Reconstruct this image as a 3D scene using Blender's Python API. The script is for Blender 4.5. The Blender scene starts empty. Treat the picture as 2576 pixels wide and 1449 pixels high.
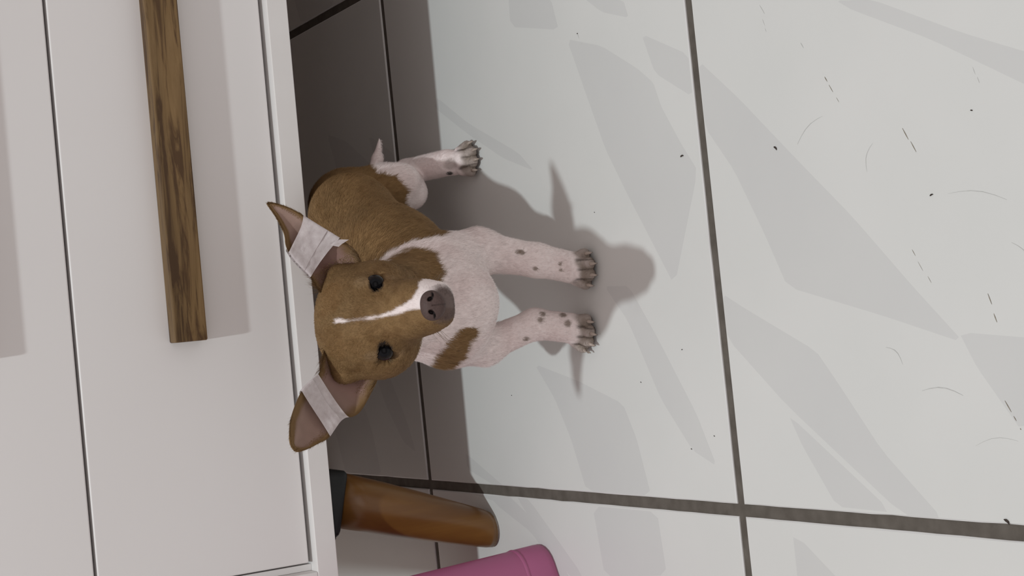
import bpy, bmesh, math, random
import numpy as np
from mathutils import Vector, Matrix, noise
from mathutils.geometry import delaunay_2d_cdt
random.seed(7); np.random.seed(7)
sc = bpy.context.scene
COL = sc.collection

# ------------------------------------------------------------------ camera, world, light, exposure
F_PX, PITCH, ROLL, YAW = 3997.7, math.radians(29.7116), math.radians(-5.0836), math.radians(1.5328)
CAM_POS = Vector((0.13396, -1.27807, 0.62514))
fw = Vector((math.sin(YAW)*math.cos(PITCH), math.cos(YAW)*math.cos(PITCH), -math.sin(PITCH)))
rt = fw.cross(Vector((0, 0, 1))).normalized(); up = rt.cross(fw)
rt2 = rt*math.cos(ROLL) + up*math.sin(ROLL); up2 = -rt*math.sin(ROLL) + up*math.cos(ROLL)
cam_d = bpy.data.cameras.new('camera'); cam = bpy.data.objects.new('camera', cam_d); COL.objects.link(cam)
M = Matrix((-up2, rt2, -fw)).transposed().to_4x4(); M.translation = CAM_POS   # the phone was held turned by a quarter
cam.matrix_world = M
cam_d.sensor_width = 36; cam_d.lens = F_PX*36/2576; cam_d.clip_start = .01
sc.camera = cam

w = bpy.data.worlds.new('world'); sc.world = w; w.use_nodes = True
bgn = w.node_tree.nodes['Background']; bgn.inputs[0].default_value = (1.0, .885, .86, 1); bgn.inputs[1].default_value = .445

ld = bpy.data.lights.new('ceiling_lamp', 'POINT'); ld.energy = 103; ld.color = (.92, 1.0, 1.02); ld.shadow_soft_size = .042
lamp = bpy.data.objects.new('ceiling_lamp', ld); lamp.location = (0, -.95, 2.5); COL.objects.link(lamp)

wd = bpy.data.lights.new('fill_light', 'AREA'); wd.shape = 'RECTANGLE'; wd.size = 2.4; wd.size_y = 1.6; wd.energy = 8; wd.color = (1.0, .955, .95)
fill_obj = bpy.data.objects.new('fill_light', wd); fill_obj.location = (.3, -3.3, 1.35); fill_obj.rotation_euler = (math.radians(80), 0, 0); COL.objects.link(fill_obj)   # fill panel added behind the camera to lift the cabinet front and shadows

sc.view_settings.view_transform = 'Standard'; sc.view_settings.look = 'None'
sc.view_settings.exposure = -.05; sc.view_settings.gamma = 1; sc.view_settings.use_curve_mapping = False

# ------------------------------------------------------------------ helpers
def link(o, parent=None):
    COL.objects.link(o)
    if parent is not None: o.parent = parent
    return o
def meshobj(name, me, parent=None, mats=(), smooth=True):
    for m in mats: me.materials.append(m)
    if smooth:
        me.polygons.foreach_set('use_smooth', [True]*len(me.polygons))
    return link(bpy.data.objects.new(name, me), parent)
def frombm(name, bm, parent=None, mats=(), smooth=False):
    me = bpy.data.meshes.new(name); bm.to_mesh(me); bm.free()
    return meshobj(name, me, parent, mats, smooth)
def pyd(name, V, Fc, parent=None, mats=(), smooth=True):
    me = bpy.data.meshes.new(name); me.from_pydata([tuple(v) for v in V], [], [tuple(f) for f in Fc]); me.update()
    return meshobj(name, me, parent, mats, smooth)
def empty(name, label, cat, loc=(0, 0, 0), rz=0, group=None):
    o = link(bpy.data.objects.new(name, None)); o.location = loc; o.rotation_euler = (0, 0, rz)
    o.empty_display_size = .02
    o['label'] = label; o['category'] = cat
    if group: o['group'] = group
    return o
def box(x0, x1, y0, y1, z0, z1, bev=.0, seg=2):
    bm = bmesh.new(); bmesh.ops.create_cube(bm, size=1)
    for v in bm.verts:
        v.co = Vector(((x0+x1)/2 + v.co.x*(x1-x0), (y0+y1)/2 + v.co.y*(y1-y0), (z0+z1)/2 + v.co.z*(z1-z0)))
    if bev: bmesh.ops.bevel(bm, geom=bm.edges[:], offset=bev, segments=seg, profile=.5, affect='EDGES')
    return bm
def nt(name):
    m = bpy.data.materials.new(name); m.use_nodes = True
    t = m.node_tree; return m, t, t.nodes['Principled BSDF']
def node(t, typ, **kw):
    n = t.nodes.new(typ)
    for k, v in kw.items(): setattr(n, k, v)
    return n
def ramp(t, src, stops):
    r = node(t, 'ShaderNodeValToRGB'); t.links.new(src, r.inputs[0]); e = r.color_ramp.elements
    e[0].position, e[0].color = stops[0][0], (*stops[0][1], 1); e[1].position, e[1].color = stops[-1][0], (*stops[-1][1], 1)
    for p, c in stops[1:-1]:
        q = e.new(p); q.color = (*c, 1)
    return r
def noisetex(t, scale, detail=3, rough=.5, vec=None, stretch=None, dist=0, coord='Object'):
    tc = node(t, 'ShaderNodeTexCoord'); src = tc.outputs[coord]
    if stretch:
        mp = node(t, 'ShaderNodeMapping'); mp.inputs['Scale'].default_value = stretch; t.links.new(src, mp.inputs[0]); src = mp.outputs[0]
    n = node(t, 'ShaderNodeTexNoise'); n.inputs['Scale'].default_value = scale; n.inputs['Detail'].default_value = detail
    n.inputs['Roughness'].default_value = rough; n.inputs['Distortion'].default_value = dist
    t.links.new(src, n.inputs['Vector']); return n
def bump(t, bs, src, strength=.3, dist=.001):
    b = node(t, 'ShaderNodeBump'); b.inputs['Strength'].default_value = strength; b.inputs['Distance'].default_value = dist
    t.links.new(src, b.inputs['Height']); t.links.new(b.outputs[0], bs.inputs['Normal'])
def plain(name, c0, c1, scale, rough=.5, bmp=0, spec=.5, detail=3):
    m, t, bs = nt(name); n = noisetex(t, scale, detail)
    r = ramp(t, n.outputs['Fac'], [(.3, c0), (.7, c1)]); t.links.new(r.outputs[0], bs.inputs['Base Color'])
    bs.inputs['Roughness'].default_value = rough; bs.inputs['Specular IOR Level'].default_value = spec
    if bmp: bump(t, bs, n.outputs['Fac'], bmp)
    return m

# ------------------------------------------------------------------ materials of the room
M_tile = plain('tile_glaze_light', (.715, .725, .705), (.745, .75, .73), 9, .32, 0, .45)
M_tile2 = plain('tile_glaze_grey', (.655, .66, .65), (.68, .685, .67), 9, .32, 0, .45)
M_rim = plain('tile_glaze_rim', (.70, .70, .69), (.74, .74, .73), 30, .6, 0, .2)
M_grout = plain('grout', (.105, .092, .078), (.15, .133, .115), 90, .9, .6, .2, 6)
M_white = plain('white_lacquer', (.80, .775, .765), (.815, .795, .785), 4, .45, 0, .35)
M_edge = plain('white_edge_band', (.79, .765, .75), (.82, .80, .785), 20, .4, 0, .4)
M_inside = plain('grey_board', (.30, .29, .27), (.36, .35, .33), 20, .7)
M_under = plain('raw_board', (.11, .055, .03), (.15, .08, .045), 20, .85)
M_wall = plain('wall_paint', (.40, .31, .26), (.43, .34, .28), 3, .8)
M_black = plain('black_plastic', (.006, .007, .007), (.012, .013, .013), 60, .5, 0, .4)
M_glide = plain('clear_glide', (.45, .43, .40), (.6, .58, .55), 60, .25)
M_scuff = plain('scuff', (.16, .13, .09), (.34, .30, .24), 300, .7)
M_scuff2 = plain('faint_scratch', (.50, .50, .48), (.60, .60, .58), 300, .6)
M_crumb = plain('crumb', (.03, .022, .018), (.07, .05, .04), 400, .8)

def wood(name, dark, mid, light, sc_, streak, rough, spec=.4, dist=1.2, streakpos=(.36, .46)):
    m, t, bs = nt(name)
    a = noisetex(t, sc_, 5, .6, stretch=streak, dist=dist)
    b = noisetex(t, sc_*.35, 2, .5, stretch=(streak[0]*.8, streak[1], streak[2]), dist=.6)
    r = ramp(t, a.outputs['Fac'], [(streakpos[0], dark), (streakpos[1], mid), (.68, light)])
    r2 = ramp(t, b.outputs['Fac'], [(.30, (.72, .70, .66)), (.65, (1.08, 1.06, 1.02))])
    mx = node(t, 'ShaderNodeMix', data_type='RGBA', blend_type='MULTIPLY'); mx.inputs[0].default_value = 1
    t.links.new(r.outputs[0], mx.inputs[6]); t.links.new(r2.outputs[0], mx.inputs[7])
    t.links.new(mx.outputs[2], bs.inputs['Base Color']); bs.inputs['Roughness'].default_value = rough
    bs.inputs['Specular IOR Level'].default_value = spec
    bump(t, bs, a.outputs['Fac'], .12, .0005); return m
M_oak = wood('rustic_oak', (.080, .040, .014), (.185, .112, .045), (.235, .148, .066), 85, (.15, 1.5, 1.7), .55, dist=.9, streakpos=(.40, .50))
M_leg = wood('varnished_pine', (.135, .052, .013), (.195, .088, .021), (.235, .115, .028), 26, (1.4, 1.4, .16), .3, .5, .8, (.30, .5))

# ------------------------------------------------------------------ floor: grout bed and single tiles
S = .45
GX, GY = .0041, .0037          # half joint widths
bm = bmesh.new(); bmesh.ops.create_grid(bm, x_segments=2, y_segments=2, size=1)
for v in bm.verts: v.co = Vector((.3+v.co.x*1.5, -.35+v.co.y*1.25, -.0014))
floor = frombm('floor', bm, None, [M_grout]); floor['kind'] = 'structure'
floor['label'] = 'brown grey grout bed under the white floor tiles'
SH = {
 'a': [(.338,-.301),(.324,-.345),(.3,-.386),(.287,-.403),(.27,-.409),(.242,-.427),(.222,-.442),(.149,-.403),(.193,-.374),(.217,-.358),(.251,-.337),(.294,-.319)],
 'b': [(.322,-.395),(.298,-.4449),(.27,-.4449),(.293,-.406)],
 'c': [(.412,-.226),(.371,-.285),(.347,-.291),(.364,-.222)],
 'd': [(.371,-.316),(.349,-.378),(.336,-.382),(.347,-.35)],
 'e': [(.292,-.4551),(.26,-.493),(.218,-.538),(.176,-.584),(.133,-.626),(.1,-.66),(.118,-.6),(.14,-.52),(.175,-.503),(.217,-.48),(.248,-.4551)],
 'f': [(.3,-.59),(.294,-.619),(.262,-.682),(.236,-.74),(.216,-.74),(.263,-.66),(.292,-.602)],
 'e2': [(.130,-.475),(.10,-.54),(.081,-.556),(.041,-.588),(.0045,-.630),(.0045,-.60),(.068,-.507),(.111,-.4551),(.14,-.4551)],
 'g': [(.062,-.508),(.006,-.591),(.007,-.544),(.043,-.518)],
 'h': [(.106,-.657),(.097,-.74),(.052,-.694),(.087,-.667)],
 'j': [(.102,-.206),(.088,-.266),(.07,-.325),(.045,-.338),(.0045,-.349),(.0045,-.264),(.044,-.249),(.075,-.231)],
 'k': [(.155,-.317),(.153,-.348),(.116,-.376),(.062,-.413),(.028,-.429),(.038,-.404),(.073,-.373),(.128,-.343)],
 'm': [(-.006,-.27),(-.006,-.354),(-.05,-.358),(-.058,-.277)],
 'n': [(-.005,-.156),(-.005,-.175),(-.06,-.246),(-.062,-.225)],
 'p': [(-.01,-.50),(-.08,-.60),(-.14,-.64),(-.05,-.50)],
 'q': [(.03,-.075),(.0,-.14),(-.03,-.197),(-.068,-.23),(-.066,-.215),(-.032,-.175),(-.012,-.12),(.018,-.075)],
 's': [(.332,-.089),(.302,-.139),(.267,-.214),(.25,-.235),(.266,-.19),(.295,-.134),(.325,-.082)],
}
def inpoly(x, y, P):
    c = False; n = len(P)
    for i in range(n):
        x1, y1 = P[i]; x2, y2 = P[(i+1) % n]
        if (y1 > y) != (y2 > y) and x < (x2-x1)*(y-y1)/(y2-y1)+x1: c = not c
    return c
def smoothpoly(P):          # one Chaikin pass rounds the printed shapes like the brush strokes on the glaze
    out = []
    for i in range(len(P)):
        a, b = Vector(P[i]), Vector(P[(i+1) % len(P)])
        out += [tuple(a*.9+b*.1), tuple(a*.1+b*.9)]
    return out
def tile(ix, iy):
    x0, x1, y0, y1 = ix*S+GX, (ix+1)*S-GX, iy*S+GY, (iy+1)*S-GY
    src = {}
    near = (ix in (-1, 0) and iy in (-1, -2))
    if near:
        src = {k: P for k, P in SH.items()}
    else:                    # the same print, slid along, on tiles away from the dog
        dx, dy = ix*S, (iy+1)*S
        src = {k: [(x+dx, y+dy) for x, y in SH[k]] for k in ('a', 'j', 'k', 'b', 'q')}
    ring = []; N = 26
    rnd = random.Random(ix*31+iy*7)
    def jit(): return (rnd.random()-.5)*.00022 + (rnd.random() < .05)*.0003
    for i in range(N): ring.append((x0+(x1-x0)*i/N, y0+jit()*(i > 0)))
    for i in range(N): ring.append((x1-jit()*(i > 0), y0+(y1-y0)*i/N))
    for i in range(N): ring.append((x1-(x1-x0)*i/N, y1-jit()*(i > 0)))
    for i in range(N): ring.append((x0+jit()*(i > 0), y1-(y1-y0)*i/N))
    ins = .0009
    inner = [(min(max(x, x0+ins), x1-ins), min(max(y, y0+ins), y1-ins)) for x, y in ring]
    inner = [(x+(ins*.3 if x < (x0+x1)/2 else -ins*.3)*0, y) for x, y in inner]
    rect = [(x0+ins, y0+ins), (x1-ins, y0+ins), (x1-ins, y1-ins), (x0+ins, y1-ins)]
    vs = [Vector(p) for p in inner]; n0 = len(vs)
    es = [(i, (i+1) % n0) for i in range(n0)]
    polys = []
    for k, Pk in src.items():
        cx = sum(p[0] for p in Pk)/len(Pk); cy = sum(p[1] for p in Pk)/len(Pk)
        if not (x0-.06 < cx < x1+.06 and y0-.06 < cy < y1+.06): continue
        Q = [(min(max(x, x0+ins*1.01), x1-ins*1.01), min(max(y, y0+ins*1.01), y1-ins*1.01)) for x, y in smoothpoly(Pk)]
        R = []
        for q in Q:
            if not R or (Vector(q)-Vector(R[-1])).length > .0012: R.append(q)
        if len(R) < 4: continue
        ar = sum(R[i][0]*R[(i+1) % len(R)][1]-R[(i+1) % len(R)][0]*R[i][1] for i in range(len(R)))
        if abs(ar) < 1e-4: continue
        b = len(vs); vs += [Vector(p) for p in R]; es += [(b+i, b+(i+1) % len(R)) for i in range(len(R))]
        polys.append(R)
    ov, oe, of, _, _, _ = delaunay_2d_cdt(vs, es, [list(range(n0))], 1, 1e-6)
    V = [(p.x, p.y, 0) for p in ov]; Fc = []; mi = []
    for f in of:
        cx = sum(ov[i].x for i in f)/len(f); cy = sum(ov[i].y for i in f)/len(f)
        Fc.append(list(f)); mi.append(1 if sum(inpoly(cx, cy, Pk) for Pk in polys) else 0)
    b = len(V)
    V += [(x, y, 0) for x, y in inner] + [(x, y, -.0006) for x, y in ring] + [(x, y, -.003) for x, y in ring]
    for i in range(n0):
        j = (i+1) % n0
        Fc.append([b+n0+i, b+n0+j, b+j, b+i]); mi.append(2)
        Fc.append([b+2*n0+i, b+2*n0+j, b+n0+j, b+n0+i]); mi.append(2)
    me = bpy.data.meshes.new('tile'); me.from_pydata(V, [], Fc); me.update()
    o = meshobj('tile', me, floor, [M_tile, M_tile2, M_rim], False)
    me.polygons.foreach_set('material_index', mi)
    bm = bmesh.new(); bm.from_mesh(me); bmesh.ops.recalc_face_normals(bm, faces=bm.faces); bm.to_mesh(me); bm.free()
    if not near: me.materials[1] = M_tile2
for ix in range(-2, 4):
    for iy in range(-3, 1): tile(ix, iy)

wall = frombm('wall_back', box(-1.2, 1.8, .36, .46, -.01, 1.3), None, [M_wall]); wall['kind'] = 'structure'
wall['label'] = 'plain wall behind the white chest of drawers'

# worn rubber scuffs printed into the glaze of the near tile: one flat mark each, parts of the floor
def mark(a, b, wd, m, dash=True, seed=0):
    rnd = random.Random(seed); a = Vector(a); b = Vector(b); d = b-a; L = d.length; d.normalize(); n = Vector((-d.y, d.x))
    V = []; Fc = []; s = 0
    while s < L:
        l = min(L-s, rnd.uniform(.003, .008) if dash else L); h = wd*rnd.uniform(.4, 1)
        off = rnd.uniform(-.0006, .0006) if dash else 0
        k = len(V); pts = []
        for i in range(6):
            u = i/5; c = a+d*(s+l*u)+n*(off+(.003*math.sin(u*math.pi) if not dash else 0)); ww = h*math.sin(math.pi*min(max(u, .08), .92))**.7
            pts += [c+n*ww, c-n*ww]
        V += [(p.x, p.y, .00012) for p in pts]
        for i in range(5): Fc.append((k+2*i, k+2*i+1, k+2*i+3, k+2*i+2))
        s += l+(rnd.uniform(.0015, .005) if dash else 1)
    return pyd('scuff_mark', V, Fc, floor, [m], False)
SC = [((.313,-.522),(.305,-.527)),((.259,-.573),(.242,-.583)),((.22,-.632),(.205,-.640)),((.153,-.629),(.132,-.641)),((.243,-.687),(.23,-.691)),
      ((.125,-.68),(.11,-.685)),((.069,-.684),(.054,-.693)),((.304,-.523),(.296,-.526)),((.283,-.556),(.278,-.559)),((.340,-.316),(.330,-.320))]
for i, (a, b) in enumerate(SC): mark(a, b, .00032 if i in (1, 2, 5, 6) else .00022, M_scuff if i in (1, 2, 5, 6, 3) else M_scuff2, True, i)
for i, (a, b) in enumerate([((.224,-.543),(.237,-.568)),((.18,-.66),(.172,-.70)),((.10,-.60),(.09,-.612)),((.045,-.66),(.048,-.69)),((.150,-.70),(.135,-.712)),((.20,-.60),(.215,-.607)),((.075,-.625),(.072,-.655))]):
    mark(a, b, .00028, M_scuff2, False, 40+i)

# ------------------------------------------------------------------ chest of drawers
CR = math.radians(-1.28)
cab = empty('chest_of_drawers', 'white chest of drawers with long oak bar handles on splayed wooden legs', 'dresser', (0, -.133, 0), CR)
def part(name, bm, mat, parent=cab, smooth=False): return frombm(name, bm, parent, [mat], smooth)
XL, XR = -.039, .811
D = .40
o = part('bottom_board', box(XL-.032, XR+.032, 0, D, .1500, .1668, .0006), M_edge); 
part('underside', box(XL-.010, XR+.010, .004, D-.004, .1488, .1502), M_under)
for (x0, x1) in ((XL-.032, XL), (XR, XR+.032)):
    part('side_panel', box(x0, x1, 0, D, .1666, .86, .0010), M_edge)
part('back_panel', box(XL, XR, D-.012, D-.006, .1666, .86), M_inside)
part('top_board', box(XL-.034, XR+.034, -.004, D, .86, .885, .001), M_edge)
for (x0, x1) in ((XL+.0002, XL+.0050), (XR-.0050, XR-.0002)):
    part('filler_strip', box(x0, x1, .0125, .03, .1670, .859), M_white)
ZB = .1704; PH = .1645; FY = .0075
def drawer(k):
    z0 = ZB+k*PH; z1 = z0+PH-.0024
    d = part('drawer', box(XL+.0068, XR-.0068, FY, FY+.016, z0, z1, .0011, 3), M_white)
    b = part('drawer_box', box(XL+.02, XR-.02, FY+.0162, .37, z0+.012, z1-.02), M_inside, d)
    h = part('handle', box(.1462, .6258, -.0067, FY+.0001, z0+.0690, z0+.0940, .0012), M_oak, d)
    bmx = bmesh.new()
    for v in ((.1462, 1), (.6258, -1)): pass
    bmx.free()
    return d
for k in range(4): drawer(k)

def leg(x, y, dx, dy):
    """varnished tapered leg on a black corner plate, splayed by (dx, dy)"""
    n = 28; prof = [(0, .0150), (.005, .0162), (.014, .0170), (.035, .0186), (.060, .0205), (.085, .0220), (.108, .0229), (.130, .0234)]
    V = []; Fc = []
    for z, r in prof:
        t = 1-z/.13
        for i in range(n):
            a = 2*math.pi*i/n
            V.append((x+dx*t+r*math.cos(a), y+dy*t+r*math.sin(a), z+.002))
    for j in range(len(prof)-1):
        for i in range(n):
            k = (i+1) % n; Fc.append((j*n+i, j*n+k, (j+1)*n+k, (j+1)*n+i))
    Fc.append(tuple(range(n))[::-1]); Fc.append(tuple((len(prof)-1)*n+i for i in range(n)))
    l = pyd('leg', V, Fc, cab, [M_leg])
    bm = bmesh.new(); bmesh.ops.create_cone(bm, segments=24, radius1=.0128, radius2=.0136, depth=.0022, cap_ends=True)
    for v in bm.verts: v.co += Vector((x+dx, y+dy, .0011))
    frombm('glide', bm, l, [M_glide], False)
    bm = box(x-.031, x+.026, y-.028, y+.034, .1315, .1490, .006, 3)
    for v in bm.verts:
        if v.co.z < .14: v.co.z += (v.co.x-x)*.22*(1 if dx > 0 else -1); v.co.x = x+(v.co.x-x)*.92
    frombm('leg_plate', bm, l, [M_black], True)
leg(.0095, .043, -.043, -.018)
leg(.762, .043, .043, -.018)
leg(.0075, .34, -.041, .03)
leg(.762, .34, .041, .03)

# ------------------------------------------------------------------ pink plastic bin
def rrect(cx, cy, hx, hy, r, n=7):
    out = []
    for sx, sy, a0 in ((1, 1, 0), (-1, 1, 90), (-1, -1, 180), (1, -1, 270)):
        for i in range(n):
            a = math.radians(a0+90*i/(n-1)); out.append((cx+sx*(hx-r)+r*math.cos(a), cy+sy*(hy-r)+r*math.sin(a)))
    return out
m, t, bs = nt('pink_plastic'); nn = noisetex(t, 6, 2)
r = ramp(t, nn.outputs['Fac'], [(.3, (.52, .165, .31)), (.7, (.60, .195, .37))]); t.links.new(r.outputs[0], bs.inputs['Base Color'])
bs.inputs['Roughness'].default_value = .33
tr = node(t, 'ShaderNodeBsdfTranslucent'); tr.inputs[0].default_value = (.62, .22, .42, 1)
mxs = node(t, 'ShaderNodeMixShader'); mxs.inputs[0].default_value = .35
t.links.new(bs.outputs[0], mxs.inputs[1]); t.links.new(tr.outputs[0], mxs.inputs[2])
t.links.new(mxs.outputs[0], t.nodes['Material Output'].inputs[0]); M_pink = m
binr = empty('plastic_tub', 'pink plastic tub with rounded corners on the tiles beside the wooden dresser leg', 'tub', (-.1345, -.1405, 0), math.radians(25))
HX, HY = .068, .095
outer = [(0.0, .985, .022), (.0016, 1.0, .022), (.0060, 1.0, .022), (.0230, .990, .022), (.0245, .984, .022), (.0260, .983, .022), (.070, .962, .024), (.120, .938, .026), (.138, .915, .03), (.147, .87, .034), (.151, .80, .036)]
V = []; Fc = []; rings = []
def addring(z, s, r, dlt=0):
    pts = rrect(0, 0, HX*s-dlt, HY*s-dlt, max(r, .006)); b = len(V)
    for x, y in pts: V.append((x, y, z))
    rings.append((b, len(pts)))
for z, s, r_ in outer: addring(z+.0004, s, r_)
for a, b in zip(rings[:-1], rings[1:]):
    for i in range(a[1]):
        j = (i+1) % a[1]; Fc.append((a[0]+i, a[0]+j, b[0]+j, b[0]+i))
Fc.append(tuple(range(rings[-1][0], rings[-1][0]+rings[-1][1])))
pyd('tub_wall', V, Fc, binr, [M_pink])
V = []; Fc = []; rings = []      # stiffening bead round the mouth
for z, s, r_ in ((.0232, .986, .022), (.0240, .9925, .022), (.0255, .9925, .022), (.0263, .982, .022)): addring(z+.0004, s, r_)
for a, b in zip(rings[:-1], rings[1:]):
    for i in range(a[1]):
        j = (i+1) % a[1]; Fc.append((a[0]+i, a[0]+j, b[0]+j, b[0]+i))
pyd('bead', V, Fc, binr, [M_pink])

# ------------------------------------------------------------------ the puppy
dog = empty('puppy', 'tan and white puppy with taped ears standing on the white tiles', 'dog', (.17, -.22, 0))
DL = Vector((.17, -.22, 0))
A = np.array
PR = []     # tapered capsules (a, b, ra, rb, k)
def cap(a, b, ra, rb, k=.008): PR.append((A(a, float), A(b, float), ra, rb, k))
# torso
cap((.157,-.268,.114), (.190,-.222,.121), .039, .0370, .012)
cap((.190,-.222,.121), (.229,-.160,.121), .0370, .0295, .014)
cap((.229,-.160,.121), (.243,-.110,.105), .0300, .0280, .014)
cap((.153,-.288,.105), (.160,-.262,.098), .028, .025, .014)
cap((.137,-.275,.108), (.141,-.285,.124), .026, .026, .014)
cap((.158,-.270,.132), (.152,-.322,.185), .035, .029, .014)
# fore legs
cap((.181,-.268,.102), (.190,-.264,.072), .024, .0165, .012)
cap((.190,-.264,.072), (.179,-.286,.036), .0150, .0118, .007)
cap((.179,-.286,.036), (.172,-.294,.014), .0118, .0115, .005)
cap((.131,-.262,.100), (.121,-.256,.070), .023, .0145, .012)
cap((.121,-.256,.070), (.133,-.274,.036), .0125, .0108, .007)
cap((.133,-.274,.036), (.1275,-.286,.013), .0108, .0110, .005)
# hind legs
cap((.244,-.104,.093), (.251,-.120,.072), .0275, .0225, .012)
cap((.251,-.120,.073), (.2575,-.131,.061), .0205, .0145, .009)
cap((.249,-.124,.052), (.271,-.082,.032), .0140, .0100, .004)
cap((.271,-.082,.032), (.272,-.128,.017), .0105, .0108, .004)
cap((.205,-.120,.092), (.196,-.150,.062), .024, .017, .012)
cap((.196,-.150,.062), (.199,-.095,.032), .013, .009, .006)
cap((.199,-.095,.032), (.196,-.125,.014), .009, .009, .005)
# tail
cap((.258,-.078,.068), (.284,-.073,.054), .0068, .0042, .005)
cap((.284,-.073,.054), (.302,-.069,.0480), .0042, .0006, .004)
def paw(cx, cy, yaw, s=1.0, lift=0):
    f = A([math.sin(yaw), -math.cos(yaw), 0]); sd = A([math.cos(yaw), math.sin(yaw), 0]); c = A([cx, cy, lift])
    cap(c+f*-.006+A([0, 0, .0105])*s, c+f*.004+A([0, 0, .0095])*s, .0098*s, .0095*s, .004)
    out = []
    for lat, fwd, r in ((-.0108, .0075, .0051), (-.0039, .0130, .0055), (.0039, .0130, .0055), (.0108, .0075, .0051)):
        a = c+f*.0005*s+sd*lat*.7*s+A([0, 0, .0098])*s; b = c+f*fwd*s+sd*lat*s+A([0, 0, .0058])*s
        cap(a, b, .0052*s, r*s*.97, .0007); out.append((b, f, sd*np.sign(lat)*(.35 if abs(lat) > .006 else .1)))
    return out
TOES = []
TOES += paw(.1700, -.2945, math.radians(-6), .95)
TOES += paw(.1255, -.2855, math.radians(-24), .95)
TOES += paw(.2715, -.1370, math.radians(8), .95)
paw(.196, -.131, 0, .95)
# head: skull, brow, cheeks, muzzle
HC = A([.149, -.345, .206])
cap((.148,-.338,.202), (.148,-.352,.2025), .0290, .0285, .010)
cap((.138,-.340,.2035), (.156,-.340,.2035), .0260, .0245, .010)
cap((.131,-.345,.192), (.162,-.345,.191), .0220, .0205, .012)     # cheeks
cap((.137,-.350,.187), (.161,-.350,.187), .0170, .0165, .010)
cap((.149,-.365,.193), (.1505,-.392,.1895), .0215, .0170, .010)      # muzzle
cap((.1505,-.392,.1885), (.1508,-.4070,.1860), .0165, .0138, .007)
cap((.1450,-.400,.1820), (.1455,-.4070,.1810), .0102, .0090, .004)   # lips
cap((.1562,-.400,.1820), (.1562,-.4070,.1810), .0102, .0090, .004)
cap((.1500,-.385,.1780), (.1505,-.400,.1755), .0100, .0080, .005)   # chin
cap((.1345,-.366,.2110), (.1400,-.366,.2140), .0085, .0085, .008)   # brows
cap((.1575,-.366,.2140), (.1630,-.366,.2110), .0085, .0085, .008)
# ear roots
cap((.158,-.334,.210), (.1780,-.331,.2120), .0110, .0055, .010)
cap((.136,-.334,.212), (.1150,-.331,.2150), .0130, .0075, .010)
EYC = [(.1680, .2068, math.radians(-24), .0048, .0037), (.1262, .2042, math.radians(14), .0063, .0039)]   # x, z of the opening, its tilt, half width, half height
YS = []                # where the skin lies there
def sdf(Pt):
    d = np.full(len(Pt), 1.0)
    for a, b, ra, rb, k in PR:
        ba = b-a; L2 = ba@ba
        lo = np.minimum(a, b)-max(ra, rb)-.03; hi = np.maximum(a, b)+max(ra, rb)+.03
        msk = np.all((Pt > lo) & (Pt < hi), axis=1)
        if not msk.any(): continue
        q = Pt[msk]; h = np.clip(((q-a)@ba)/L2, 0, 1)
        e = np.linalg.norm(q-a-h[:, None]*ba, axis=1)-(ra+(rb-ra)*h)
        dd = d[msk]; hh = np.clip(.5+.5*(dd-e)/k, 0, 1)
        d[msk] = dd*(1-hh)+e*hh-k*hh*(1-hh)
    for (ex, ez, tl, hw, hh_), e in zip(EYC, EYE):         # almond sockets
        m = (np.abs(Pt-e) < .02).all(1)
        if not m.any(): continue
        q = lens(Pt[m], ex, ez, tl, hw, hh_, e)
        q = np.maximum(q, np.linalg.norm(Pt[m]-e, axis=1)-.0085); k = .0008; dm = d[m]
        hh = np.clip(.5-.5*(dm+q)/k, 0, 1); d[m] = dm*(1-hh)+(-q)*hh+k*hh*(1-hh)
    return d
LOOK = A([.0, .40, 1.0]); LOOK = LOOK/np.linalg.norm(LOOK)       # up direction across the face, square to the gaze
def lens(Pt, ex, ez, tl, hw, hh_, e):
    x = Pt[:, 0]-e[0]; v = (Pt-A([e[0], e[1]-.0065, ez]))@LOOK
    a = x*math.cos(tl)+v*math.sin(tl); b = -x*math.sin(tl)+v*math.cos(tl)
    r_ = (hw*hw+hh_*hh_)/(2*hh_); off = r_-hh_
    return np.maximum(np.hypot(a, b+off), np.hypot(a, b-off))-r_
EYE = []; _E = []
for ex, ez, tl, hw, hh_ in EYC:
    ys = np.linspace(-.42, -.33, 900); pp = np.stack([np.full(900, ex), ys, np.full(900, ez)], 1); dd = sdf(pp)
    y_ = ys[np.argmax(dd < 0)]; YS.append(y_); _E.append(A([ex, y_+.0062, ez-.0020]))
EYE = _E
# first hull: spheres along the skeleton, voxel-fused, then pulled onto the smooth body surface
bm = bmesh.new()
ico = bmesh.new(); bmesh.ops.create_icosphere(ico, subdivisions=2, radius=1)
iv = A([v.co[:] for v in ico.verts]); ifc = [[v.index for v in f.verts] for f in ico.faces]; ico.free()
V = []; Fc = []
for a, b, ra, rb, k in PR:
    L = np.linalg.norm(b-a); n = max(2, int(L/(min(ra, rb)*.35))+1)
    for i in range(n):
        u = i/(n-1); off = len(V); c = a+(b-a)*u; r_ = ra+(rb-ra)*u
        V += [tuple(c+p*r_*1.02) for p in iv]; Fc += [[off+j for j in f] for f in ifc]
tmp = pyd('tmp_body', V, Fc, None, [], False)
rm = tmp.modifiers.new('r', 'REMESH'); rm.mode = 'VOXEL'; rm.voxel_size = .00095; rm.use_smooth_shade = True
dg = bpy.context.evaluated_depsgraph_get(); body_me = bpy.data.meshes.new_from_object(tmp.evaluated_get(dg)); bpy.data.objects.remove(tmp)
def getv(me):
    a = np.empty(len(me.vertices)*3); me.vertices.foreach_get('co', a); return a.reshape(-1, 3)
def getn(me):
    a = np.empty(len(me.vertices)*3); me.vertices.foreach_get('normal', a); return a.reshape(-1, 3)
def setv(me, a): me.vertices.foreach_set('co', a.ravel()); me.update()
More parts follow.
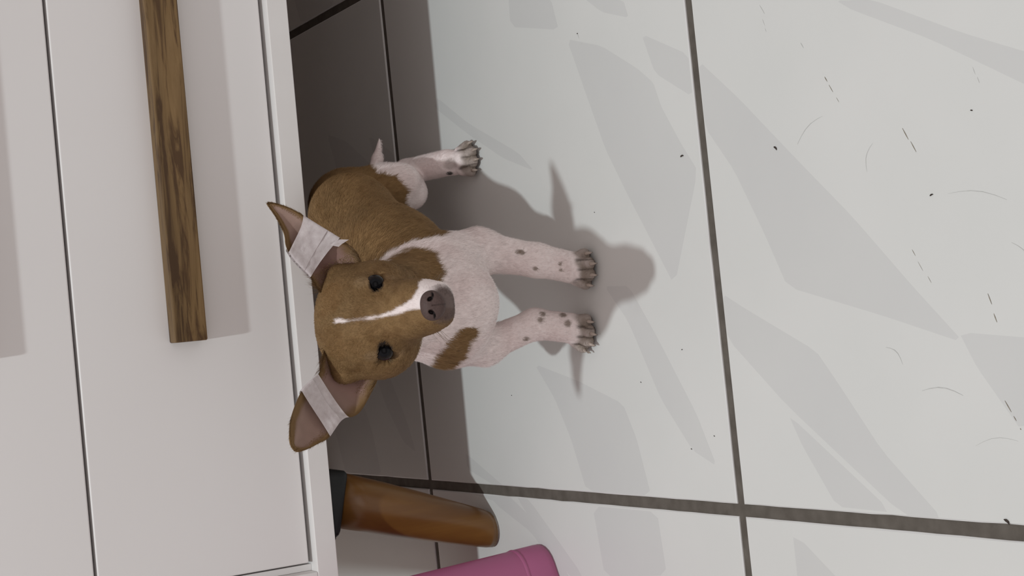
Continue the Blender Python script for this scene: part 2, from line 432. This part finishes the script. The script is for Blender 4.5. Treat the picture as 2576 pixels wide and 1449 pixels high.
ed = np.empty(len(body_me.edges)*2, int); body_me.edges.foreach_get('vertices', ed); ed = ed.reshape(-1, 2)
def lap(P_, w_=.5):
    s = np.zeros_like(P_); c = np.zeros(len(P_))
    np.add.at(s, ed[:, 0], P_[ed[:, 1]]); np.add.at(s, ed[:, 1], P_[ed[:, 0]])
    np.add.at(c, ed.ravel(), 1); return P_*(1-w_)+w_*s/c[:, None]
Pb = getv(body_me)
for it in range(6):
    d = sdf(Pb); e = 5e-4
    if it < 3:
        g = np.stack([sdf(Pb+A(v)*e)-d for v in ((1, 0, 0), (0, 1, 0), (0, 0, 1))], 1)/e
        g /= np.maximum(np.linalg.norm(g, axis=1), .3)[:, None]
    Pb = Pb-g*np.clip(d, -.004, .004)[:, None]*.9
    if it < 4: Pb = lap(Pb, .5)
Pb[:, 2] = np.maximum(Pb[:, 2], .0003)
setv(body_me, Pb)
Nb = getn(body_me)

# coat colours, painted by place on the body
def sd_poly(x, y, P_):
    P_ = A(P_); n = len(P_); d = np.full(len(x), 1e9); ins = np.zeros(len(x), bool)
    for i in range(n):
        a = P_[i]; b = P_[(i+1) % n]; e = b-a
        h = np.clip(((x-a[0])*e[0]+(y-a[1])*e[1])/(e@e), 0, 1)
        d = np.minimum(d, np.hypot(x-a[0]-h*e[0], y-a[1]-h*e[1]))
        c = (a[1] > y) != (b[1] > y)
        with np.errstate(divide='ignore', invalid='ignore'):
            xi = (b[0]-a[0])*(y-a[1])/(b[1]-a[1])+a[0]
        ins ^= c & (x < xi)
    return np.where(ins, -d, d)
def vnoise(Pt, s, seed=0):
    return A([noise.noise(Vector((p[0]*s+seed, p[1]*s, p[2]*s))) for p in Pt])
PATCH1 = [(.1811,-.0338),(.1823,-.029),(.1896,-.0192),(.194,-.0079),(.1938,.0031),(.189,.0108),(.1832,.0137),(.1735,.0149),(.1684,.0125),(.1674,-.0019),(.1747,-.0235)]
PATCH2 = [(.1083,-.0006),(.1176,.003),(.1307,.0165),(.1353,.0231),(.1347,.0352),(.1314,.0343),(.1227,.0284),(.1141,.0249),(.1064,.016)]
TORSO = [(.15,-.10),(.1852,-.0347),(.1941,-.0199),(.2,-.0065),(.2007,.0079),(.2022,.0191),(.2040,.022),(.215,.016),(.35,.014),(.35,-.2),(.15,-.2)]
THIGH = [(.29,-.030),(.2787,-.0261),(.2700,-.0250),(.2660,-.0228),(.2613,-.0088),(.2545,-.0025),(.2480,.0010),(.2426,-.0014),(.235,.0),(.225,.03),(.35,.2),(.35,-.03)]
BLAZE = [(.1488,-.0615),(.1484,-.0560),(.1478,-.0520),(.1476,-.0450),(.1480,-.0365),(.1494,-.0285),(.1526,-.0204),(.1562,-.0141),(.1600,-.0106),(.1650,-.0085),(.1700,-.0030),(.1720,.0120),(.1500,.0300),(.1480,.0100),(.1497,-.0108),(.1494,-.0149),(.1480,-.0210),(.1474,-.0280),(.1468,-.0365),(.1467,-.0450),(.1466,-.0520),(.1460,-.0560),(.1466,-.0615)]
TAN = A([.250, .150, .066]); TAN_D = A([.205, .112, .040]); WHITE = A([.92, .825, .805]); PINK = A([.76, .62, .60]); DARKP = A([.12, .095, .075])
def sst(x, a, b):
    t_ = np.clip((x-a)/(b-a), 0, 1); return t_*t_*(3-2*t_)
def coat(Pt, Nn, fine=1.0):
    n1 = vnoise(Pt, 160); n2 = vnoise(Pt, 45, 9); n3 = vnoise(Pt*A([1, 1, .4]), 420, 3)*fine
    x = Pt[:, 0]; h = -.41*Pt[:, 1]-.91*Pt[:, 2]; j = (n1*.0016+n3*.0010)
    sdh = np.linalg.norm((Pt-HC)/A([1.0, 1.0, .95]), axis=1)
    head = (Pt[:, 1] < -.318) & (Pt[:, 2] > .155)
    tan = np.zeros(len(Pt))
    tor = sd_poly(x, h, TORSO)+j
    tan = np.maximum(tan, sst(-tor, -.0012, .0012)*(~head)*(Pt[:, 1] > -.30))
    th = sd_poly(x, h, THIGH)+j
    hind = Pt[:, 1] > -.165
    tan = np.where(hind, tan*(1-sst(-th, -.0012, .0012)), tan)
    tan = np.where(hind & (Pt[:, 2] < .048), 0, tan)
    nb = (~head) & (Pt[:, 1] <= -.225)
    front = nb & (Nn[:, 1] < .35)
    tan = np.where(front, np.maximum(tan, sst(-(sd_poly(x, h+.0016, PATCH1)+j), -.0014, .0014)), tan)
    tan = np.where(front, np.maximum(tan, sst(-(sd_poly(x, h+.0016, PATCH2)+j), -.0010, .0010)), tan)
    back = (~head) & (Pt[:, 2] > .14) & (Nn[:, 1] > .1) ; tan = np.where(back, 1, tan)
    hb = sd_poly(x, h, BLAZE)+n3*.0006+n1*.0006
    face = 1-sst(-hb, -.0008, .0008)*(Pt[:, 1] < -.345)
    lowlip = sst(.1755-Pt[:, 2]+n1*.002, 0, .004)           # white under the jaw
    lowlip = lowlip*((Pt[:, 1] < -.372) | (x < .150))
    face = face*(1-lowlip)
    tan = np.where(head, face, tan)
    tc = TAN[None]*(1+.20*n2[:, None]+.12*n3[:, None])*(1-.14*head[:, None])
    tc = tc*(1-np.clip(n1, 0, 1)[:, None]*A([.35, .42, .5]))
    wc = WHITE[None]*(1+.05*n3[:, None]) ; pk = sst(n2, .0, .6)*.35
    wc = wc*(1-pk[:, None])+PINK*pk[:, None]
    # thin belly skin and inner fore legs show pink
    c = wc*(1-tan[:, None])+tc*tan[:, None]
    def blot(p, r, col, s_=.6):
        nonlocal c
        w_ = sst(r-np.linalg.norm(Pt-A(p), axis=1)+n1*r*.3, -r*.25, r*.35)[:, None]*s_
        c = c*(1-w_)+A(col)*w_
    # fur marks on the legs
    for p, r in (((.1860,-.2905,.0535), .0022), ((.1850,-.2905,.0505), .0022), ((.1726,-.2948,.0432), .0020), ((.1743,-.3018,.0264), .0014), ((.1697,-.3010,.0258), .0014),
                 ((.1397,-.2844,.0350), .0025), ((.1359,-.2857,.0382), .0022), ((.1377,-.2892,.0208), .0028), ((.1307,-.2941,.0205), .0030), ((.1232,-.2780,.0473), .0024), ((.118,-.281,.045), .002)):
        blot(p, r, (.20, .15, .11), .8)
    blot((.2622,-.1323,.0189), .0030, (.035, .028, .025), .95); blot((.269,-.140,.022), .0060, (.24, .18, .15), .5)
    for p, r, k_ in (((.1504,-.3755,.2199), .006, .4), ((.1369,-.3831,.2059), .0035, .55), ((.1347,-.3845,.2021), .003, .5), ((.1699,-.3754,.1986), .0045, .5), ((.1663,-.3900,.1990), .006, .45), ((.1312,-.3777,.2059), .003, .5)):
        blot(p, r, (.150, .080, .032), k_)
    # eyes: dark lid margin, paler fur above, darker spot at the inner corner
    for e, s_ in zip(EYE, (1, -1)):
        i_ = 0 if s_ == 1 else 1; rr = lens(Pt, *EYC[i_], e)
        fr = (Pt[:, 1] < e[1]+.004)
        w_ = (sst(.0006-rr, -.0007, .0005)*fr)[:, None]*.95; c = c*(1-w_)+A([.022, .016, .014])*w_
        blot(e+A([-s_*.0075, -.0055, -.0035]), .0042, (.11, .062, .03), .55)
        blot(e+A([s_*.003, -.002, .0095]), .0055, (.36, .25, .14), .42)
        blot(e+A([s_*.004, -.004, -.0100]), .0040, (.33, .22, .12), .45)
        blot(e+A([-s_*.008, -.004, .0085]), .0045, (.17, .088, .032), .5)
    blot((.135,-.352,.228), .012, (.185, .095, .034), .35); blot((.163,-.352,.228), .012, (.185, .095, .034), .35)
    # dark muzzle skin round the nose and mouth
    q = (Pt-A([.1507,-.4160,.1815]))/A([1.0, 1.2, .95])
    w_ = sst(.0145-np.linalg.norm(q, axis=1)+n3*.0012+n1*.001, 0, .006)[:, None]*.96*(Pt[:, 1] < -.395)[:, None]; c = c*(1-w_)+A([.125, .088, .078])*w_
    # paws: dirty brown toes, dark undersides
    for b, f, sd_ in TOES:
        dd = np.linalg.norm(Pt-b, axis=1)
        w_ = sst(.0108-dd+n1*.003, 0, .005)[:, None]*.74; c = c*(1-w_)+A([.235, .19, .15])*w_
        w_ = sst(.0085-dd, 0, .003)[:, None]*sst(.0044-Pt[:, 2], 0, .0022)[:, None]*.92; c = c*(1-w_)+A([.030, .022, .018])*w_
    # crease shade painted dark into the grooves between toes
    for g_ in range(0, len(TOES), 4):
        D_ = np.sort(np.stack([np.linalg.norm((Pt-(b-f*.004))-((Pt-(b-f*.004))@f)[:, None]*f, axis=1) for b, f, sd_ in TOES[g_:g_+4]], 1), axis=1)
        near_ = np.min(np.stack([np.linalg.norm(Pt-b, axis=1) for b, f, sd_ in TOES[g_:g_+4]], 1), axis=1)
        w_ = (sst(.0012-(D_[:, 1]-D_[:, 0]), 0, .0010)*sst(.0115-near_, 0, .003))[:, None]*.7; c = c*(1-w_)+A([.06, .042, .032])*w_
    return np.clip(c, .004, 1)
Cb = coat(Pb, Nb)
def setcol(me, C):
    at = me.color_attributes.new('coat', 'FLOAT_COLOR', 'POINT'); at.data.foreach_set('color', np.concatenate([C, np.ones((len(C), 1))], 1).ravel().astype(np.float32))
setcol(body_me, Cb)
def vcmat(name, rough, spec=.3, sheen=0, bm_=0, sss=0):
    m, t, bs = nt(name); a = node(t, 'ShaderNodeAttribute', attribute_name='coat'); t.links.new(a.outputs['Color'], bs.inputs['Base Color'])
    bs.inputs['Roughness'].default_value = rough; bs.inputs['Specular IOR Level'].default_value = spec
    if sheen: bs.inputs['Sheen Weight'].default_value = sheen
    if bm_:
        n = noisetex(t, 900, 2); bump(t, bs, n.outputs['Fac'], bm_, .0004)
    return m
M_coat = vcmat('puppy_skin_coat', .75, .2, .0, .25)
M_fur = vcmat('puppy_fur', .7, .12)
M_nose = vcmat('puppy_nose', .62, .3, 0, .5)
body = meshobj('body', body_me, None, [M_coat]); body.parent = dog; body.location = -DL
def dpart(name, V, Fc, mats, smooth=True, parent=None):
    """a part given in world metres: hung under the dog, or under the body, without moving"""
    if parent is None: V = A(V)-A(DL); parent = dog
    return pyd(name, V, Fc, parent, mats, smooth)

# short fur: thin blades laid along the lie of the coat
def triarr(me):
    me.calc_loop_triangles(); a = np.empty(len(me.loop_triangles)*3, int); me.loop_triangles.foreach_get('vertices', a); return a.reshape(-1, 3)
T = triarr(body_me)
def furmesh(name, Pv, Nv, Cv, T, N, ln, wd, parent, flow, tilt=.33, skip=None, seed=1, off=DL):
    rng = np.random.default_rng(seed)
    a, b, c = Pv[T[:, 0]], Pv[T[:, 1]], Pv[T[:, 2]]
    ar = np.linalg.norm(np.cross(b-a, c-a), axis=1); pr = ar/ar.sum()
    idx = rng.choice(len(T), N, p=pr); u = rng.random((N, 2)); fl = u.sum(1) > 1; u[fl] = 1-u[fl]; wts = np.stack([1-u.sum(1), u[:, 0], u[:, 1]], 1)
    mix = lambda X: np.einsum('ni,nij->nj', wts, X[T[idx]])
    p = mix(Pv); n = mix(Nv); n /= np.linalg.norm(n, axis=1)[:, None]; col = mix(Cv)
    if skip is not None:
        k = ~skip(p, n); p, n, col = p[k], n[k], col[k]
    N = len(p); fd = flow(p); fd = fd-n*(fd*n).sum(1)[:, None]; fd /= np.maximum(np.linalg.norm(fd, axis=1), 1e-6)[:, None]
    sd_ = np.cross(n, fd); ang = rng.normal(0, .28, N)[:, None]; fd = fd*np.cos(ang)+sd_*np.sin(ang); sd_ = np.cross(n, fd)
    L = ln(p)*rng.uniform(.6, 1.15, N); tl = tilt*rng.uniform(.5, 1.4, N)
    mid = p+fd*(L*.5)[:, None]+n*(L*tl*.62)[:, None]; tip = p+fd*L[:, None]+n*(L*tl*.95)[:, None]
    wv = sd_*(wd*rng.uniform(.7, 1.2, N))[:, None]
    V = np.stack([p-wv-n*.0002, p+wv-n*.0002, mid+wv*.8, mid-wv*.8, tip], 1).reshape(-1, 3)-A(off)
    me = bpy.data.meshes.new(name); k = np.arange(N)*5
    me.vertices.add(N*5); me.vertices.foreach_set('co', V.ravel())
    loops = np.stack([k+3, k+2, k+1, k, k+4, k+2, k+3], 1).ravel(); me.loops.add(len(loops)); me.loops.foreach_set('vertex_index', loops)
    me.polygons.add(N*2); st = np.stack([np.arange(N)*7, np.arange(N)*7+4], 1).ravel(); me.polygons.foreach_set('loop_start', st)
    me.update(calc_edges=True)
    cc = np.repeat(col*rng.uniform(.86, 1.14, N)[:, None], 5, axis=0); setcol(me, np.clip(cc, 0, 1))
    nn_ = np.repeat(n+fd*.0, 5, axis=0)
    o = meshobj(name, me, parent, [M_fur]); o['kind'] = 'stuff'
    me.normals_split_custom_set_from_vertices(nn_.tolist())
    return o
NOSE = A([.1507, -.4185, .1905])
def flow(p):
    out = np.zeros_like(p)
    head = (p[:, 1] < -.322) & (p[:, 2] > .155)
    out[head] = (p[head]-A([.150, -.43, .188]))*A([1.2, 1, 1])
    un = lambda v: v/np.maximum(np.linalg.norm(v, axis=1), 1e-9)[:, None]
    ch = un(A([.0, .05, -1])+(p-A([.153, -.3, .2]))*A([4, 0, 0])); to = np.repeat(un(A([[.35, .45, -.55]])), len(p), 0); lg = np.repeat(A([[0, -.15, -1.]]), len(p), 0)
    w1 = sst(p[:, 1], -.275, -.200)[:, None]; w2 = sst(p[:, 2], .055, .10)[:, None]
    b_ = ((to*w1+ch*(1-w1))*w2+lg*(1-w2)); out[~head] = b_[~head]
    return out
def furlen(p):
    L = np.full(len(p), .0046); head = (p[:, 1] < -.322) & (p[:, 2] > .155)
    L[head] = .0030; L[head & (p[:, 1] < -.385)] = .0016
    L[p[:, 2] < .06] = .0028; L[p[:, 2] < .02] = .0018
    return L
def skip(p, n):
    s = np.linalg.norm(p-NOSE, axis=1) < .0095
    for e, c_ in zip(EYE, EYC): s |= (lens(p, *c_, e) < .0021) & (np.linalg.norm(p-e, axis=1) < .011)
    s |= (p[:, 2] < .004)
    s |= np.linalg.norm((p-A([.1507,-.4150,.1815]))/A([1.0, 1.2, .9]), axis=1) < .0060
    return s
furmesh('short_fur', Pb, Nb, Cb, T, 230000, furlen, .00010, dog, flow, .22, skip)

# eyes
def sphere(c, r, su=24, sv=16, sx=1, sy=1, sz=1):
    V = []; Fc = []
    for j in range(sv+1):
        th = math.pi*j/sv
        for i in range(su):
            ph = 2*math.pi*i/su; V.append((c[0]+r*sx*math.sin(th)*math.cos(ph), c[1]+r*sy*math.sin(th)*math.sin(ph), c[2]+r*sz*math.cos(th)))
    for j in range(sv):
        for i in range(su):
            k = (i+1) % su; Fc.append((j*su+i, (j+1)*su+i, (j+1)*su+k, j*su+k))
    return V, Fc
m, t, bs = nt('puppy_eye'); tc = node(t, 'ShaderNodeTexCoord'); vl = node(t, 'ShaderNodeVectorMath', operation='DISTANCE')
t.links.new(tc.outputs['Object'], vl.inputs[0]); 
r = ramp(t, vl.outputs['Value'], [(.0, (.002, .002, .003)), (.30, (.002, .002, .003)), (.36, (.009, .009, .011)), (.60, (.007, .007, .009)), (.72, (.012, .008, .007))])
vl.inputs[1].default_value = (0, -.93, .38)
t.links.new(r.outputs[0], bs.inputs['Base Color']); bs.inputs['Roughness'].default_value = .15; bs.inputs['Specular IOR Level'].default_value = .14; M_eye = m
for e in EYE:
    V, Fc = sphere((0, 0, 0), 1)
    o = pyd('eye', V, Fc, dog, [M_eye]); o.location = Vector(e)-DL; o.scale = (.0064, .0064, .0064)
# nose with two nostrils
V = []; Fc = []; su, sv = 72, 56
for j in range(sv+1):
    th = math.pi*j/sv
    for i in range(su):
        ph = 2*math.pi*i/su; V.append((math.sin(th)*math.cos(ph), -math.cos(th), math.sin(th)*math.sin(ph)))
for j in range(sv):
    for i in range(su):
        k = (i+1) % su; Fc.append((j*su+i, j*su+k, (j+1)*su+k, (j+1)*su+i))
V = A(V); Vn = np.sign(V)*np.abs(V)**.85; Vn[:, 0] *= .0093; Vn[:, 1] *= .0062; Vn[:, 2] *= .0078
Vn[:, 0] *= 1-.22*np.clip(-V[:, 2], 0, 1)
frontm = V[:, 1] < 0
dep = np.zeros(len(V))
for s_ in (1, -1):
    q = np.hypot((Vn[:, 0]-s_*.0040+(Vn[:, 2]-.0016)*s_*.25)/.85, (Vn[:, 2]-.0016)/1.1); dep += sst(.0019-q, 0, .0011)*frontm
    q2 = np.hypot((Vn[:, 0]-s_*.0064)/1.8, (Vn[:, 2]+.0002)/.7); dep += .6*sst(.0014-q2, 0, .0010)*frontm
gro = sst(.0006-np.abs(Vn[:, 0]), 0, .0006)*frontm*(Vn[:, 2] < .001)
Vn[:, 1] += np.minimum(dep, 1)*.0030+gro*.0005
rx = Matrix.Rotation(math.radians(-24), 3, 'X'); Vw = (A(rx)@Vn.T).T+NOSE
nc = A([.088, .056, .050])[None]*(1+.2*vnoise(Vn, 900)[:, None]); dm = np.clip(dep*2.2+gro*.35, 0, 1)[:, None]; nc = nc*(1-dm)+A([.012, .008, .008])*dm  # nostril pits and centre groove coloured darker, shade of the holes painted in
o = dpart('nose', Vw, Fc, [M_nose]); setcol(o.data, nc)
# mouth line and whiskers
M_lip = plain('lip_skin', (.045, .032, .03), (.08, .06, .055), 300, .55)
def tube(pts, rads, n=6):
    V = []; Fc = []; pts = [Vector(p) for p in pts]
    for i, p in enumerate(pts):
        d = (pts[min(i+1, len(pts)-1)]-pts[max(i-1, 0)]).normalized(); a = d.orthogonal().normalized(); b = d.cross(a)
        for k in range(n):
            an = 2*math.pi*k/n; V.append(tuple(p+(a*math.cos(an)+b*math.sin(an))*rads[i]))
    for i in range(len(pts)-1):
        for k in range(n):
            j = (k+1) % n; Fc.append((i*n+k, i*n+j, (i+1)*n+j, (i+1)*n+k))
    Fc.append(tuple(range(n))[::-1]); Fc.append(tuple((len(pts)-1)*n+k for k in range(n)))
    return V, Fc
M_whisk = plain('whisker', (.08, .05, .03), (.25, .18, .12), 50, .5)
rw = random.Random(3)
for s_ in (1, -1):
    for i in range(7):
        a = Vector((.1500+s_*(.0125+rw.random()*.003), -.402+rw.random()*.012, .172+rw.random()*.010)); L = rw.uniform(.012, .022)
        d = Vector((s_*.6, rw.uniform(-.1, .5), -.5-rw.random()*.5)).normalized()
        V, Fc = tube([a, a+d*L*.5+Vector((0, 0, .0008)), a+d*L+Vector((s_*.001, 0, -.001))], [.00009, .00007, .00002], 4)
        dpart('whisker', V, Fc, [M_whisk])
# claws
M_claw = plain('claw_horn', (.34, .28, .23), (.46, .38, .33), 300, .35)
for b, f, sd_ in TOES:
    d = Vector(f+sd_*.6); d.normalize(); p = Vector(b)+Vector((0, 0, .0010))
    V, Fc = tube([p+d*.0030, p+d*.0058, p+d*.0080+Vector((0, 0, -.0012)), p+d*.0092+Vector((0, 0, -.0030))], [.0016, .00135, .0009, .0002], 8)
    dpart('claw', V, Fc, [M_claw])

# ears: thin cupped leaves, and the strips of white tape wound round them
LA = [(.180,.1960),(.1833,.1972),(.1925,.2006),(.2016,.2130),(.2100,.2246),(.2133,.2289),(.2212,.2387),(.2259,.2501),(.2264,.2550)]
LB = [(.1660,.2270),(.1705,.2300),(.1769,.2312),(.1888,.2405),(.1928,.2433),(.1990,.2457),(.2056,.2452),(.2167,.2495),(.2262,.2554)]
RB = [(.120,.1905),(.1064,.1938),(.1002,.1978),(.0899,.2036),(.0850,.2106),(.0865,.2191),(.0781,.2272),(.0735,.2315),(.0720,.2380),(.0700,.2436),(.0691,.2510),(.0696,.2550)]
RA = [(.133,.2290),(.1210,.2340),(.1159,.2357),(.1127,.2418),(.1077,.2494),(.0985,.2546),(.0900,.2585),(.0830,.2595),(.0758,.2597),(.0725,.2582),(.0709,.2570),(.0698,.2553)]
def resamp(P_, n):
    P_ = A(P_); 
    for _ in range(2):                        # round the outline
        Q = [P_[0]]
        for a, b in zip(P_[:-1], P_[1:]): Q += [a*.75+b*.25, a*.25+b*.75]
        Q.append(P_[-1]); P_ = A(Q)
    s = np.concatenate([[0], np.cumsum(np.linalg.norm(np.diff(P_, axis=0), axis=1))]); u = np.linspace(0, s[-1], n)
    return np.stack([np.interp(u, s, P_[:, i]) for i in (0, 1)], 1)
NS, NT = 48, 22
def earsurf(EA, EB, y0, y1, cup):
    a, b = resamp(EA, NS), resamp(EB, NS); G = np.zeros((NS, NT, 3))
    for i in range(NS):
        s = i/(NS-1)
        for j in range(NT):
            u = j/(NT-1); p = a[i]*(1-u)+b[i]*u; wd = np.linalg.norm(a[i]-b[i])
            y = y0+(y1-y0)*s+cup*wd*(4*u*(1-u))*(1-.35*s)+(u-.4)*wd*.28*min(1, s*3)
            G[i, j] = (p[0], y, p[1])
    return G
def gnorm(G):
    du = np.gradient(G, axis=0); dv = np.gradient(G, axis=1); n = np.cross(du, dv); n /= np.maximum(np.linalg.norm(n, axis=2), 1e-9)[..., None]
    if n[NS//3, NT//2, 1] > 0: n = -n         # towards the front
    return n
def shell(G, N_, o1, o2):
    """closed sheet between offsets o1 (front) and o2 (back)"""
    ns, nt_ = G.shape[:2]; u = np.linspace(0, 1, nt_); taper = (np.clip(4*u*(1-u)*4, 0, 1)**.5)[None, :, None]
    Fv = G+N_*o1*taper; Bv = G+N_*o2*taper; V = np.concatenate([Fv.reshape(-1, 3), Bv.reshape(-1, 3)]); Fc = []; K = ns*nt_
    for i in range(ns-1):
        for j in range(nt_-1):
            q = (i*nt_+j, i*nt_+j+1, (i+1)*nt_+j+1, (i+1)*nt_+j); Fc.append(q); Fc.append(tuple(K+k for k in q[::-1]))
    for i in range(ns-1):
        for j in (0, nt_-1): Fc.append((i*nt_+j, (i+1)*nt_+j, K+(i+1)*nt_+j, K+i*nt_+j))
    for j in range(nt_-1):
        for i in (0, ns-1): Fc.append((i*nt_+j, i*nt_+j+1, K+i*nt_+j+1, K+i*nt_+j))
    return V, Fc
m, t, bs = nt('surgical_tape'); nn = noisetex(t, 260, 4, .6); r = ramp(t, nn.outputs['Fac'], [(.3, (.60, .53, .53)), (.7, (.72, .66, .66))])
t.links.new(r.outputs[0], bs.inputs['Base Color']); bs.inputs['Roughness'].default_value = .38; bs.inputs['Specular IOR Level'].default_value = .4
bump(t, bs, nn.outputs['Fac'], .5, .0006)
tp = node(t, 'ShaderNodeBsdfTransparent'); ms = node(t, 'ShaderNodeMixShader'); ms.inputs[0].default_value = .16
t.links.new(bs.outputs[0], ms.inputs[1]); t.links.new(tp.outputs[0], ms.inputs[2]); t.links.new(ms.outputs[0], t.nodes['Material Output'].inputs[0]); M_tape = m
for side, (EA, EB, y0, y1, cup, t0, t1, sk) in enumerate(((LA, LB, -.337, -.331, .38, .27, .60, -.18), (RA, RB, -.338, -.338, .34, .38, .59, .24))):
    G = earsurf(EA, EB, y0, y1, cup); Nf = gnorm(G)
    V, Fc = shell(G, Nf, .0009, -.0014)
    me_i = dpart('ear', V, Fc, [M_coat]); me_i.name = 'ear'
    K = NS*NT; s = np.repeat(np.linspace(0, 1, NS), NT); u = np.tile(np.linspace(0, 1, NT), NS)
    edge = np.minimum(u, 1-u); pv = V[:K]; nz = vnoise(pv, 180)
    skin = A([.33, .225, .185])[None]*np.ones((K, 1))*(1+.12*nz[:, None]); deep = A([.30, .175, .15])
    dw = sst(.42-s, 0, .25)[:, None]*.8; skin = skin*(1-dw)+deep*dw
    rim = np.maximum(np.maximum(sst(.16-edge+nz*.05, 0, .12), sst(s-.90, 0, .09)), sst((u if side == 0 else 1-u)-.74+nz*.05, 0, .12)*(s > .3))[:, None]
    cf = skin*(1-rim)+TAN*.82*rim
    dk = A([.10, .035, .018]); wd_ = np.exp(-(((s-.13)/.09)**2+((u-.55)/.16)**2))[:, None]*.8; cf = cf*(1-wd_)+dk*wd_
    cb = np.repeat(TAN[None]*.9, K, 0); setcol(me_i.data, np.concatenate([cf, cb]))
    Te = triarr(me_i.data); Pe = A(V); Ne = getn(me_i.data); Ce = np.repeat(TAN[None]*.9, 2*K, 0)
    base_p, tip_p = G[0].mean(0), G[-1].mean(0); ed_ = tip_p-base_p
    em = np.concatenate([edge, np.full(K, .0)]); sm_ = np.concatenate([s, s])
    keep = [tt for tt in Te if (em[tt].max() < .2 or sm_[tt].max() < .22 or sm_[tt].min() > .93) and not (t0-.10 < sm_[tt].mean() < t1+.10)]
    furmesh('ear_fur', Pe, Ne, Ce, A(keep), 7000, lambda p: np.full(len(p), .0026), .00009, me_i, lambda p, e_=ed_: np.repeat(e_[None], len(p), 0), .3, None, 5+side)
    # long wisps in front of the ear canal
    def wsel(p, n): return np.zeros(len(p), bool)
    root = [tt for tt in Te if sm_[tt].max() < .2 and tt.max() < K]
    furmesh('ear_wisps', Pe, Ne, np.repeat(A([[.34, .23, .135]]), len(Pe), 0), A(root), 700, lambda p: np.full(len(p), .0085), .00014, me_i, lambda p, e_=ed_: np.repeat(e_[None], len(p), 0), .45, None, 15+side)
    # tape, wound flat round the ear: wider than the ear at the rims, laid in two turns
    def wound(s0, s1, o, wr, seed, skew=0):
        ns = 14; nt_ = 26; uu = np.linspace(-.035, 1.035, nt_); Gt = np.zeros((ns, nt_, 3)); 
        for i in range(ns):
            for j in range(nt_):
                uc = min(max(uu[j], 0), 1); ss = (s0+(s1-s0)*i/(ns-1)+skew*(uc-.5))*(NS-1); i0 = int(min(max(ss, 0), NS-2)); f_ = ss-i0
                jj = uc*(NT-1); j0 = int(min(jj, NT-2)); g_ = jj-j0
                pt = (G[i0, j0]*(1-f_)+G[i0+1, j0]*f_)*(1-g_)+(G[i0, j0+1]*(1-f_)+G[i0+1, j0+1]*f_)*g_
                a_ = G[i0, 0]*(1-f_)+G[i0+1, 0]*f_; b_ = G[i0, -1]*(1-f_)+G[i0+1, -1]*f_
                pt = pt+(b_-a_)*(uu[j]-uc)
                flat = a_*(1-uc)+b_*uc; pt = pt*.35+flat*.65+(b_-a_)*(uu[j]-uc)*.0   # stretched across the cup
                nz_ = noise.noise(Vector((i*.22+seed, j*.30, s0*9)))+.6*noise.noise(Vector((i*.6+seed, j*.12, 4)))
                Gt[i, j] = pt+A([0, -1, .25])*nz_*wr
        u_ = np.linspace(0, 1, nt_); bul = np.clip(4*u_*(1-u_)*3, 0, 1)[None, :, None]
        fr = Gt+A([0, -1, .3])*o*(.4+bul); bk = Gt+A([0, 1, 0])*(.0010+cup*.014)*(.2+bul)
        V = np.concatenate([fr.reshape(-1, 3), bk.reshape(-1, 3)]); Fc = []; K2 = ns*nt_
        for i in range(ns-1):
            for j in range(nt_-1):
                q = (i*nt_+j, i*nt_+j+1, (i+1)*nt_+j+1, (i+1)*nt_+j); Fc.append(q); Fc.append(tuple(K2+k for k in q[::-1]))
            for j in (0, nt_-1): Fc.append((i*nt_+j, (i+1)*nt_+j, K2+(i+1)*nt_+j, K2+i*nt_+j))
        return dpart('ear_tape', V, Fc, [M_tape])
    if side == 0:
        wound(t0, t1-.10, .0008, .0009, 2, sk+.02); wound(t0+.10, t1, .0013, .0005, 8, sk-.02)
        a_ = G[int((t0-sk/2)*(NS-1)), 1]+A([0, -.002, 0])
        V = A([a_+A([-.003, 0, .006]), a_+A([.0005, 0, .001]), a_+A([-.003, -.002, -.0010]), a_+A([-.0005, -.004, -.0055]), a_+A([-.0045, -.0015, .001])])
        dpart('tape_flap', V, [(0, 1, 3, 2), (0, 2, 4)], [M_tape], False)
    else:
        wound(t0, t1-.06, .0008, .0005, 5, sk); wound(t0+.07, t1, .0013, .0004, 11, sk)

# ------------------------------------------------------------------ crumbs on the floor
CR_ = [((.234,-.427), .0024, 'dark crumb beside the grout line right of the puppy shadow'), ((.225,-.523), .0024, 'bent dark crumb on the tile nearest the camera, beside a long faint scratch'),
       ((.181,-.648), .0018, 'small black crumb between the scuff marks on the near tile'), ((.006,-.677), .0030, 'curled brown crumb beside the long grout line, nearest the camera'),
       ((.085,-.351), .0012, 'tiny speck on the tile in front of the left ear shadow'), ((.078,-.165), .0012, 'tiny speck on the tile behind the forelegs near the dresser shadow'),
       ((.106,-.404), .0013, 'tiny speck on the tile beyond the snout shadow, beside the cross joint'), ((.039,-.403), .0013, 'tiny speck on the tile near the joint crossing, farther from the joint'),
       ((.048,-.430), .0012, 'tiny speck right against the joint near the crossing'), ((.209,-.314), .0011, 'tiny speck between the ear shadow and the left forepaw'),
       ((.339,-.316), .0014, 'round speck on the tile at the right edge of the view'), ((.221,-.683), .0015, 'round speck at the near end of the big floor tile')]
for i, ((x, y), r_, lab) in enumerate(CR_):
    bm = bmesh.new(); bmesh.ops.create_icosphere(bm, subdivisions=2, radius=r_*.5)
    rr = random.Random(i); an = rr.uniform(-.6, .6)+1.2
    for v in bm.verts:
        c = v.co; c.x *= 1.6 if r_ > .0015 else 1.0; c.y = c.y*.42+(c.x/r_)**2*r_*.35; c.z *= .4; c += Vector((noise.noise(c*900), noise.noise(c*900+Vector((5, 0, 0))), 0))*r_*.12
    o = frombm('crumb', bm, None, [M_crumb], True); o.location = (x, y, r_*.19); o.rotation_euler = (0, 0, an)
    o['label'] = lab; o['category'] = 'crumb'; o['group'] = 'dark crumbs scattered on the tiles'
